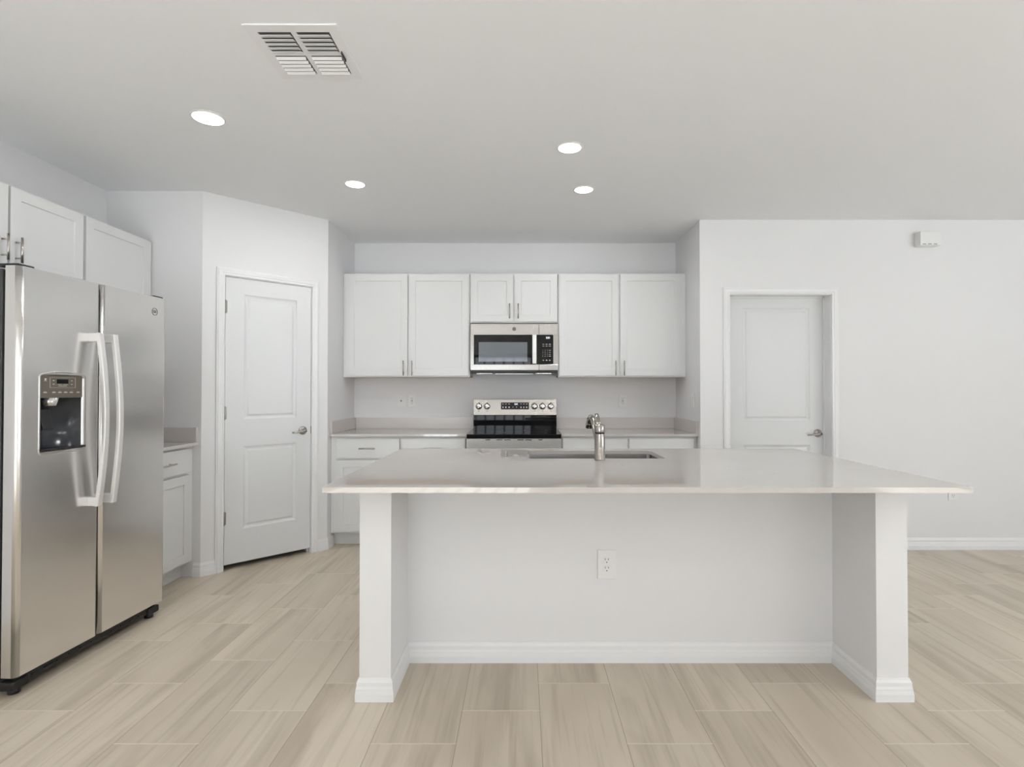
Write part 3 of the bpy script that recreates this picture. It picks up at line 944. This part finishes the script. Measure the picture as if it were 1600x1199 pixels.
g.build('vent_grille', M['steel'], mw)

# ------------------------------------------------------------------ range
YRG = 4.360
rg = empty('range', (-0.451, YRG, 0), 0, 'stainless electric range with black glass cooktop and rear controls', 'stove')
W = 0.758
v = 0.0010573 * 1.0
MB().box(0.004, W - 0.004, 0.045, YB - 0.004 - YRG, 0.06, 0.872, 0.002).build('body', M['fridge_side'], rg)
g = MB(); g.box(0.0, W, 0.0, 0.560, 0.882, 0.917, 0.004, 3)
g.build('cooktop', M['black_glass'], rg)
for cx_, cy_, r_ in ((0.20, 0.15, 0.105), (0.56, 0.15, 0.085), (0.20, 0.42, 0.075), (0.56, 0.42, 0.105)):
    MB().lathe((cx_, cy_, 0.9172), (0, 0, 1), [(r_ - 0.0008, 0), (r_, 0.0001), (r_ + 0.0008, 0)], 48).build('burner_ring', M['grey_dot'], rg)
# front trim with the vent slots
g = MB(); g.box(0.0, W, 0.004, 0.045, 0.800, 0.8815, 0.002)
tr = g.build('front_trim', M['steel_fridge'], rg)
for k_, (a, b_) in enumerate(((330, 400), (480, 575), (595, 690), (780, 875), (895, 990), (1080, 1140))):
    X = lambda q: (q - 65) / 1340.0 * W
    MB().box(X(a), X(b_), 0.0030, 0.0055, 0.8690, 0.8750).build('vent_slot', M['black_matte'], tr)
g = MB(); frame_rect(g, 0.002, W - 0.002, 0.215, 0.795, 0.09, W - 0.09, 0.33, 0.64, 0.004, 0.045)
od = g.build('oven_door', M['steel'], rg)
MB().box(0.09, W - 0.09, 0.006, 0.043, 0.33, 0.64).build('oven_window', M['black_glass'], od)
g = MB(); g.cyl((0.04, -0.045, 0.735), (W - 0.04, -0.045, 0.735), 0.012, seg=20)
for q in (0.07, W - 0.07): g.cyl((q, -0.045, 0.735), (q, 0.006, 0.735), 0.009, seg=14)
g.build('handle', M['handle_silver'], od)
MB().box(0.002, W - 0.002, 0.004, 0.045, 0.065, 0.210, 0.002).build('storage_drawer', M['steel'], rg)
for px_ in (0.05, W - 0.05):
    for py_ in (0.10, 0.60): MB().cyl((px_, py_, 0), (px_, py_, 0.0605), 0.018, seg=14).build('leveling_foot', M['black'], rg)
# backguard
YG = 4.890 - YRG
bgx0, bgx1 = 0.004, 0.755
g = MB()
bg_steel = MB().box(bgx0, bgx1, YG, YG + 0.075, 1.045, 1.190, 0.004, 3)
bgd = bg_steel.build('backguard', M['steel_bright'], rg)
MB().box(bgx0 + 0.002, bgx1 - 0.002, YG + 0.010, YG + 0.072, 0.9175, 1.0445).build('backguard_glass', M['black_glass'], rg)
S = 0.751 / 130.2      # metres per photo pixel on the control panel
px = lambda p: bgx0 + (p - 740.0) * S
pz = lambda p: 1.190 - (p - 624.0) * S
MB().box(px(783.3), px(827), YG - 0.0015, YG + 0.004, pz(640), pz(629.1)).build('display', M['black_glass'], bgd)
g = MB(); add_text(g, '2:51', 0.019, px(807.0), YG - 0.0021, pz(631.8)); g.build('clock_digits', M['digits'], bgd)
g = MB()
for q in (786.5, 791, 796, 814.5, 819, 823.5):
    g.box(px(q - 1.3), px(q + 1.3), YG - 0.0023, YG - 0.0014, pz(632.0), pz(631.2))
    g.box(px(q - 0.8), px(q + 0.8), YG - 0.0023, YG - 0.0014, pz(637.8), pz(635.6))
for q in (802, 807.5): g.box(px(q - 0.6), px(q + 0.6), YG - 0.0023, YG - 0.0014, pz(637.0), pz(636.0))
g.build('display_legend', M['legend'], bgd)
for q in (748.8, 761.5, 835.5, 848.1, 861.0):
    k_ = MB()
    k_.lathe((px(q), YG, pz(635.3)), (0, -1, 0), [(0.0285, 0), (0.0285, 0.004), (0.0260, 0.006), (0.0240, 0.0065)], 36, m=M['black'])
    k_.lathe((px(q), YG, pz(635.3)), (0, -1, 0), [(0.0245, 0.006), (0.0235, 0.022), (0.021, 0.027), (0, 0.028)], 36, m=M['knob'])
    k_.box(px(q) - 0.0045, px(q) + 0.0045, YG - 0.036, YG - 0.020, pz(635.3) - 0.021, pz(635.3) + 0.021, 0.002, m=M['knob'])
    k_.box(px(q) - 0.0045, px(q) + 0.0045, YG - 0.0025, YG, pz(635.3) + 0.026, pz(635.3) + 0.034, m=M['black'])
    k_.build('knob', None, bgd)
g = MB()
for q in (748.8, 761.5, 835.5, 848.1, 861.0): g.box(px(q) - 0.004, px(q) + 0.004, YG - 0.0006, YG + 0.0005, pz(643.2), pz(642.3))
g.build('knob_marks', M['dark_slot'], bgd)
lean = Matrix.Translation((0, YG, 1.045)) @ Matrix.Rotation(R(-8), 4, 'X') @ Matrix.Translation((0, -YG, -1.045))
for o_ in [bgd] + list(bgd.children):          # the control panel leans back a little
    o_.data.transform(lean)

# ------------------------------------------------------------------ refrigerator
N0 = Vector((-2.09, 2.253)); ANG = R(86.6216); FW = 0.8485
fr = empty('refrigerator', (N0.x, N0.y, 0), ANG, 'stainless side-by-side refrigerator with a water dispenser at left', 'refrigerator')
SEAM = 0.4045
Z0, Z1 = 0.082, 1.790
DT = 0.062          # door thickness
MB().box(0.004, FW - 0.020, DT + 0.016, 0.715, 0.045, 1.778, 0.004).build('cabinet_body', M['fridge_side'], fr)
MB().box(0.010, FW - 0.010, DT + 0.002, DT + 0.0165, 0.09, 1.770).build('door_gasket', M['black'], fr)

def fridge_door(x0, x1, hole=None):
    """rounded-edge door, front at y=0; hole = (hx0,hx1,hz0,hz1) punched through the front"""
    mb = MB()
    r = 0.020
    prof = []
    n = 8
    # plan profile from back-left round the front to back-right
    prof.append((x0, DT)); 
    for i in range(n + 1):
        t = i / n * PI / 2
        prof.append((x0 + r - r * math.cos(t), r - r * math.sin(t)))
    if hole: prof += [(hole[0], 0), (hole[1], 0)]
    for i in range(n + 1):
        t = i / n * PI / 2
        prof.append((x1 - 0.010 + 0.010 * math.sin(t), 0.010 - 0.010 * math.cos(t)))
    prof.append((x1, DT))
    zs = [Z0, Z1] if not hole else [Z0, hole[2], hole[3], Z1]
    rows = [[mb.bm.verts.new((a, b, zz)) for a, b in prof] for zz in zs]
    k = len(prof)
    for j in range(len(zs) - 1):
        for i in range(k - 1):
            if hole and j == 1 and abs(prof[i][0] - hole[0]) < 1e-6 and abs(prof[i + 1][0] - hole[1]) < 1e-6: continue
            f = mb.bm.faces.new((rows[j][i], rows[j][i + 1], rows[j + 1][i + 1], rows[j + 1][i]))
            f.smooth = (0 < i <= n or k - 2 - n <= i < k - 2)
        mb.bm.faces.new((rows[j][k - 1], rows[j][0], rows[j + 1][0], rows[j + 1][k - 1]))
    mb.bm.faces.new(rows[0][::-1]); mb.bm.faces.new(rows[-1])
    return mb
HX = (0.098, 0.314, 1.000, 1.340)
dl = fridge_door(0.0, SEAM - 0.005, HX).build('freezer_door', M['steel_fridge'], fr)
drr = fridge_door(SEAM + 0.005, FW).build('fridge_door', M['steel_fridge'], fr)
MB().box(SEAM - 0.0055, SEAM + 0.0035, 0.010, DT, Z0 + 0.004, Z1 - 0.004).build('door_seal', M['black_matte'], fr)  # black strip standing for the shade in the gap between the doors

# dispenser
# bezel ring around the opening
bz = MB()
outer = [(HX[0] - 0.006, HX[2] - 0.010), (HX[1] + 0.008, HX[2] - 0.010), (HX[1] + 0.008, HX[3] + 0.004), ((HX[0] + HX[1]) / 2, HX[3] + 0.020), (HX[0] - 0.006, HX[3] + 0.004)]
def arch(x0, x1, z0, z1, rise, r=0.018, n=6, m=12):
    pts = []
    for cx_, cz_, a in ((x0 + r, z0 + r, 180), (x1 - r, z0 + r, 270)):
        for i in range(n + 1):
            t = R(a + 90 * i / n); pts.append((cx_ + r * math.cos(t), cz_ + r * math.sin(t)))
    for i in range(n + 1):
        t = R(90 * i / n); pts.append((x1 - r + r * math.cos(t), z1 - r + r * math.sin(t)))
    for i in range(1, m):
        s = i / m; pts.append((x1 - r - (x1 - x0 - 2 * r) * s, z1 + rise * math.sin(PI * s)))
    for i in range(n + 1):
        t = R(90 + 90 * i / n); pts.append((x0 + r + r * math.cos(t), z1 - r + r * math.sin(t)))
    return pts
oo = arch(HX[0] - 0.010, HX[1] + 0.010, HX[2] - 0.014, HX[3] + 0.004, 0.013)
ii = arch(HX[0] + 0.004, HX[1] - 0.004, HX[2] + 0.004, HX[3] - 0.006, 0.004, 0.010)
rows = []
for loop, y_ in ((oo, 0.0), ([( (a[0] + b[0]) / 2 * 0.5 + a[0] * 0.5, (a[1] + b[1]) / 2 * 0.5 + a[1] * 0.5) for a, b in zip(oo, ii)], -0.004), (ii, 0.004), (ii, 0.020)):
    rows.append([bz.bm.verts.new((a, y_, b)) for a, b in loop])
kk = len(oo)
for a, b in zip(rows, rows[1:]):
    for i in range(kk):
        f = bz.bm.faces.new((a[i], a[(i + 1) % kk], b[(i + 1) % kk], b[i])); f.smooth = True
bz.build('dispenser_bezel', M['disp_trim'], dl)
# cavity: concave curved recess
cv = MB()
cx0, cx1, cz0, cz1 = HX[0] + 0.001, HX[1] - 0.001, HX[2] + 0.001, 1.236
pl = []
for i in range(13):
    s = i / 12.0
    pl.append((cx0 + (cx1 - cx0) * s, 0.006 + 0.050 * math.sin(PI * s) ** 0.45))
lo = [cv.bm.verts.new((a, b, cz0)) for a, b in pl]; hi = [cv.bm.verts.new((a, b, cz1)) for a, b in pl]
for i in range(12):
    f = cv.bm.faces.new((lo[i], lo[i + 1], hi[i + 1], hi[i])); f.smooth = True
cv.bm.faces.new(lo); cv.bm.faces.new(hi)
cv.build('dispenser_cavity', M['disp_cavity'], dl)
MB().box(HX[0] + 0.004, HX[1] - 0.004, 0.003, 0.030, 1.236, HX[3] - 0.004, 0.002).build('control_panel', M['disp_grey'], dl)
g = MB()
bx0, bx1, bz0_, bz1_ = 0.144, 0.272, 1.281, 1.327
for a in ((bx0, bx1, bz1_ - 0.0008, bz1_), (bx0, bx1, bz0_, bz0_ + 0.0008), (bx0, bx0 + 0.0011, bz0_, bz1_), (bx1 - 0.0011, bx1, bz0_, bz1_)):
    g.box(a[0], a[1], 0.0022, 0.0032, a[2], a[3])
for xx in (0.162, 0.253):
    for zz in (1.297, 1.313): g.box(xx - 0.004, xx + 0.004, 0.0022, 0.0032, zz - 0.0015, zz + 0.0015)
for xx in (0.122, 0.164, 0.193, 0.222, 0.251, 0.287):
    g.box(xx - 0.009, xx + 0.009, 0.0022, 0.0032, 1.258, 1.2605); g.box(xx - 0.006, xx + 0.006, 0.0022, 0.0032, 1.262, 1.264)
g.box(0.117, 0.129, 0.0022, 0.0032, 1.310, 1.312); g.box(0.119, 0.127, 0.0022, 0.0032, 1.314, 1.322)
g.box(0.184, 0.202, 0.0022, 0.0032, 1.2945, 1.296); g.box(0.209, 0.231, 0.0022, 0.0032, 1.2945, 1.296)
g.box(0.186, 0.228, 0.0022, 0.0032, 1.288, 1.290)
g.build('panel_legend', M['legend'], dl)
MB().box(0.178, 0.234, 0.0016, 0.0031, 1.300, 1.319).build('display', M['black_glass'], dl)
g = MB(); g.lathe((0.168, 0.026, 1.236), (0, 0, -1), [(0, 0), (0.032, 0), (0.024, 0.034), (0.020, 0.036), (0, 0.036)], 24)
g.build('nozzle', M['disp_trim'], dl)
g = MB(); g.box(-0.026, 0.026, -0.004, 0.004, -0.045, 0.045, 0.002)
bmesh.ops.rotate(g.bm, verts=g.bm.verts, cent=(0, 0, 0), matrix=Matrix.Rotation(R(-14), 3, 'X'))
bmesh.ops.translate(g.bm, verts=g.bm.verts, vec=(0.150, 0.028, 1.140))
g.build('dispenser_paddle', M['black'], dl)
g = MB(); g.box(HX[0] + 0.000, HX[1] + 0.000, -0.016, 0.034, HX[2] + 0.004, HX[2] + 0.014, 0.004, 3)
g.build('drip_tray', M['black'], dl)
# handles
def fridge_handle(x0, x1, parent, m):
    h = MB()
    n = 22
    zb, zt = 0.718, 1.545
    rows = []
    for i in range(n + 1):
        s = i / n
        zz = zb + (zt - zb) * s
        yo = -0.052 - 0.034 * math.sin(PI * s)
        rows.append([h.bm.verts.new(p) for p in ((x0, yo + 0.016, zz), (x0, yo + 0.003, zz), (x0 + 0.004, yo, zz), (x1 - 0.004, yo, zz), (x1, yo + 0.003, zz), (x1, yo + 0.016, zz))])
    for a, b in zip(rows, rows[1:]):
        for k in range(6):
            f = h.bm.faces.new((a[k], a[(k + 1) % 6], b[(k + 1) % 6], b[k]))
    h.bm.faces.new(rows[0][::-1]); h.bm.faces.new(rows[-1])
    for zz in (zb + 0.022, zt - 0.022):
        h.box(x0 + 0.001, x1 - 0.001, -0.042, 0.001, zz - 0.021, zz + 0.021, 0.003)
    return h.build('handle', m, parent)
fridge_handle(0.338, 0.368, dl, M['handle_silver'])
fridge_handle(0.424, 0.454, drr, M['handle_silver'])
lg = MB(); lx, lz = 0.765, 1.706
lg.lathe((lx, 0, lz), (0, -1, 0), [(0.0185, 0), (0.0205, 0.0012), (0.0185, 0.0012), (0.0185, 0)], 32)
add_text(lg, 'GE', 0.020, lx, -0.0008, lz)
lg.build('badge', M['logo'], drr)
g = MB(); g.box(0.002, 0.075, -0.004 + DT * 0.2, 0.10, Z1 - 0.004, Z1 + 0.010, 0.004)
g.build('hinge_cover', M['black'], fr)
g = MB(); g.box(FW - 0.075, FW - 0.002, DT * 0.2, 0.10, Z1 - 0.004, Z1 + 0.010, 0.004)
g.build('hinge_cover', M['black'], fr)
g = MB(); g.box(0.03, FW - 0.03, 0.030, 0.075, 0.030, 0.079, 0.003)
for i in range(11): g.box(0.10 + i * 0.06, 0.14 + i * 0.06, 0.026, 0.031, 0.046, 0.052)
g.build('base_grille', M['black'], fr)
for x_ in (0.045, FW - 0.045):
    g = MB(); g.box(x_ - 0.040, x_ + 0.040, 0.018, 0.085, 0.022, 0.060, 0.008, 3)
    g.cyl((x_, 0.05, 0), (x_, 0.05, 0.024), 0.022, seg=16)
    g.build('leveling_foot', M['black'], fr)
for x_ in (0.06, FW - 0.06):
    MB().cyl((x_ - 0.012, 0.66, 0.0225), (x_ + 0.012, 0.66, 0.0225), 0.0225, seg=16).build('roller', M['black'], fr)
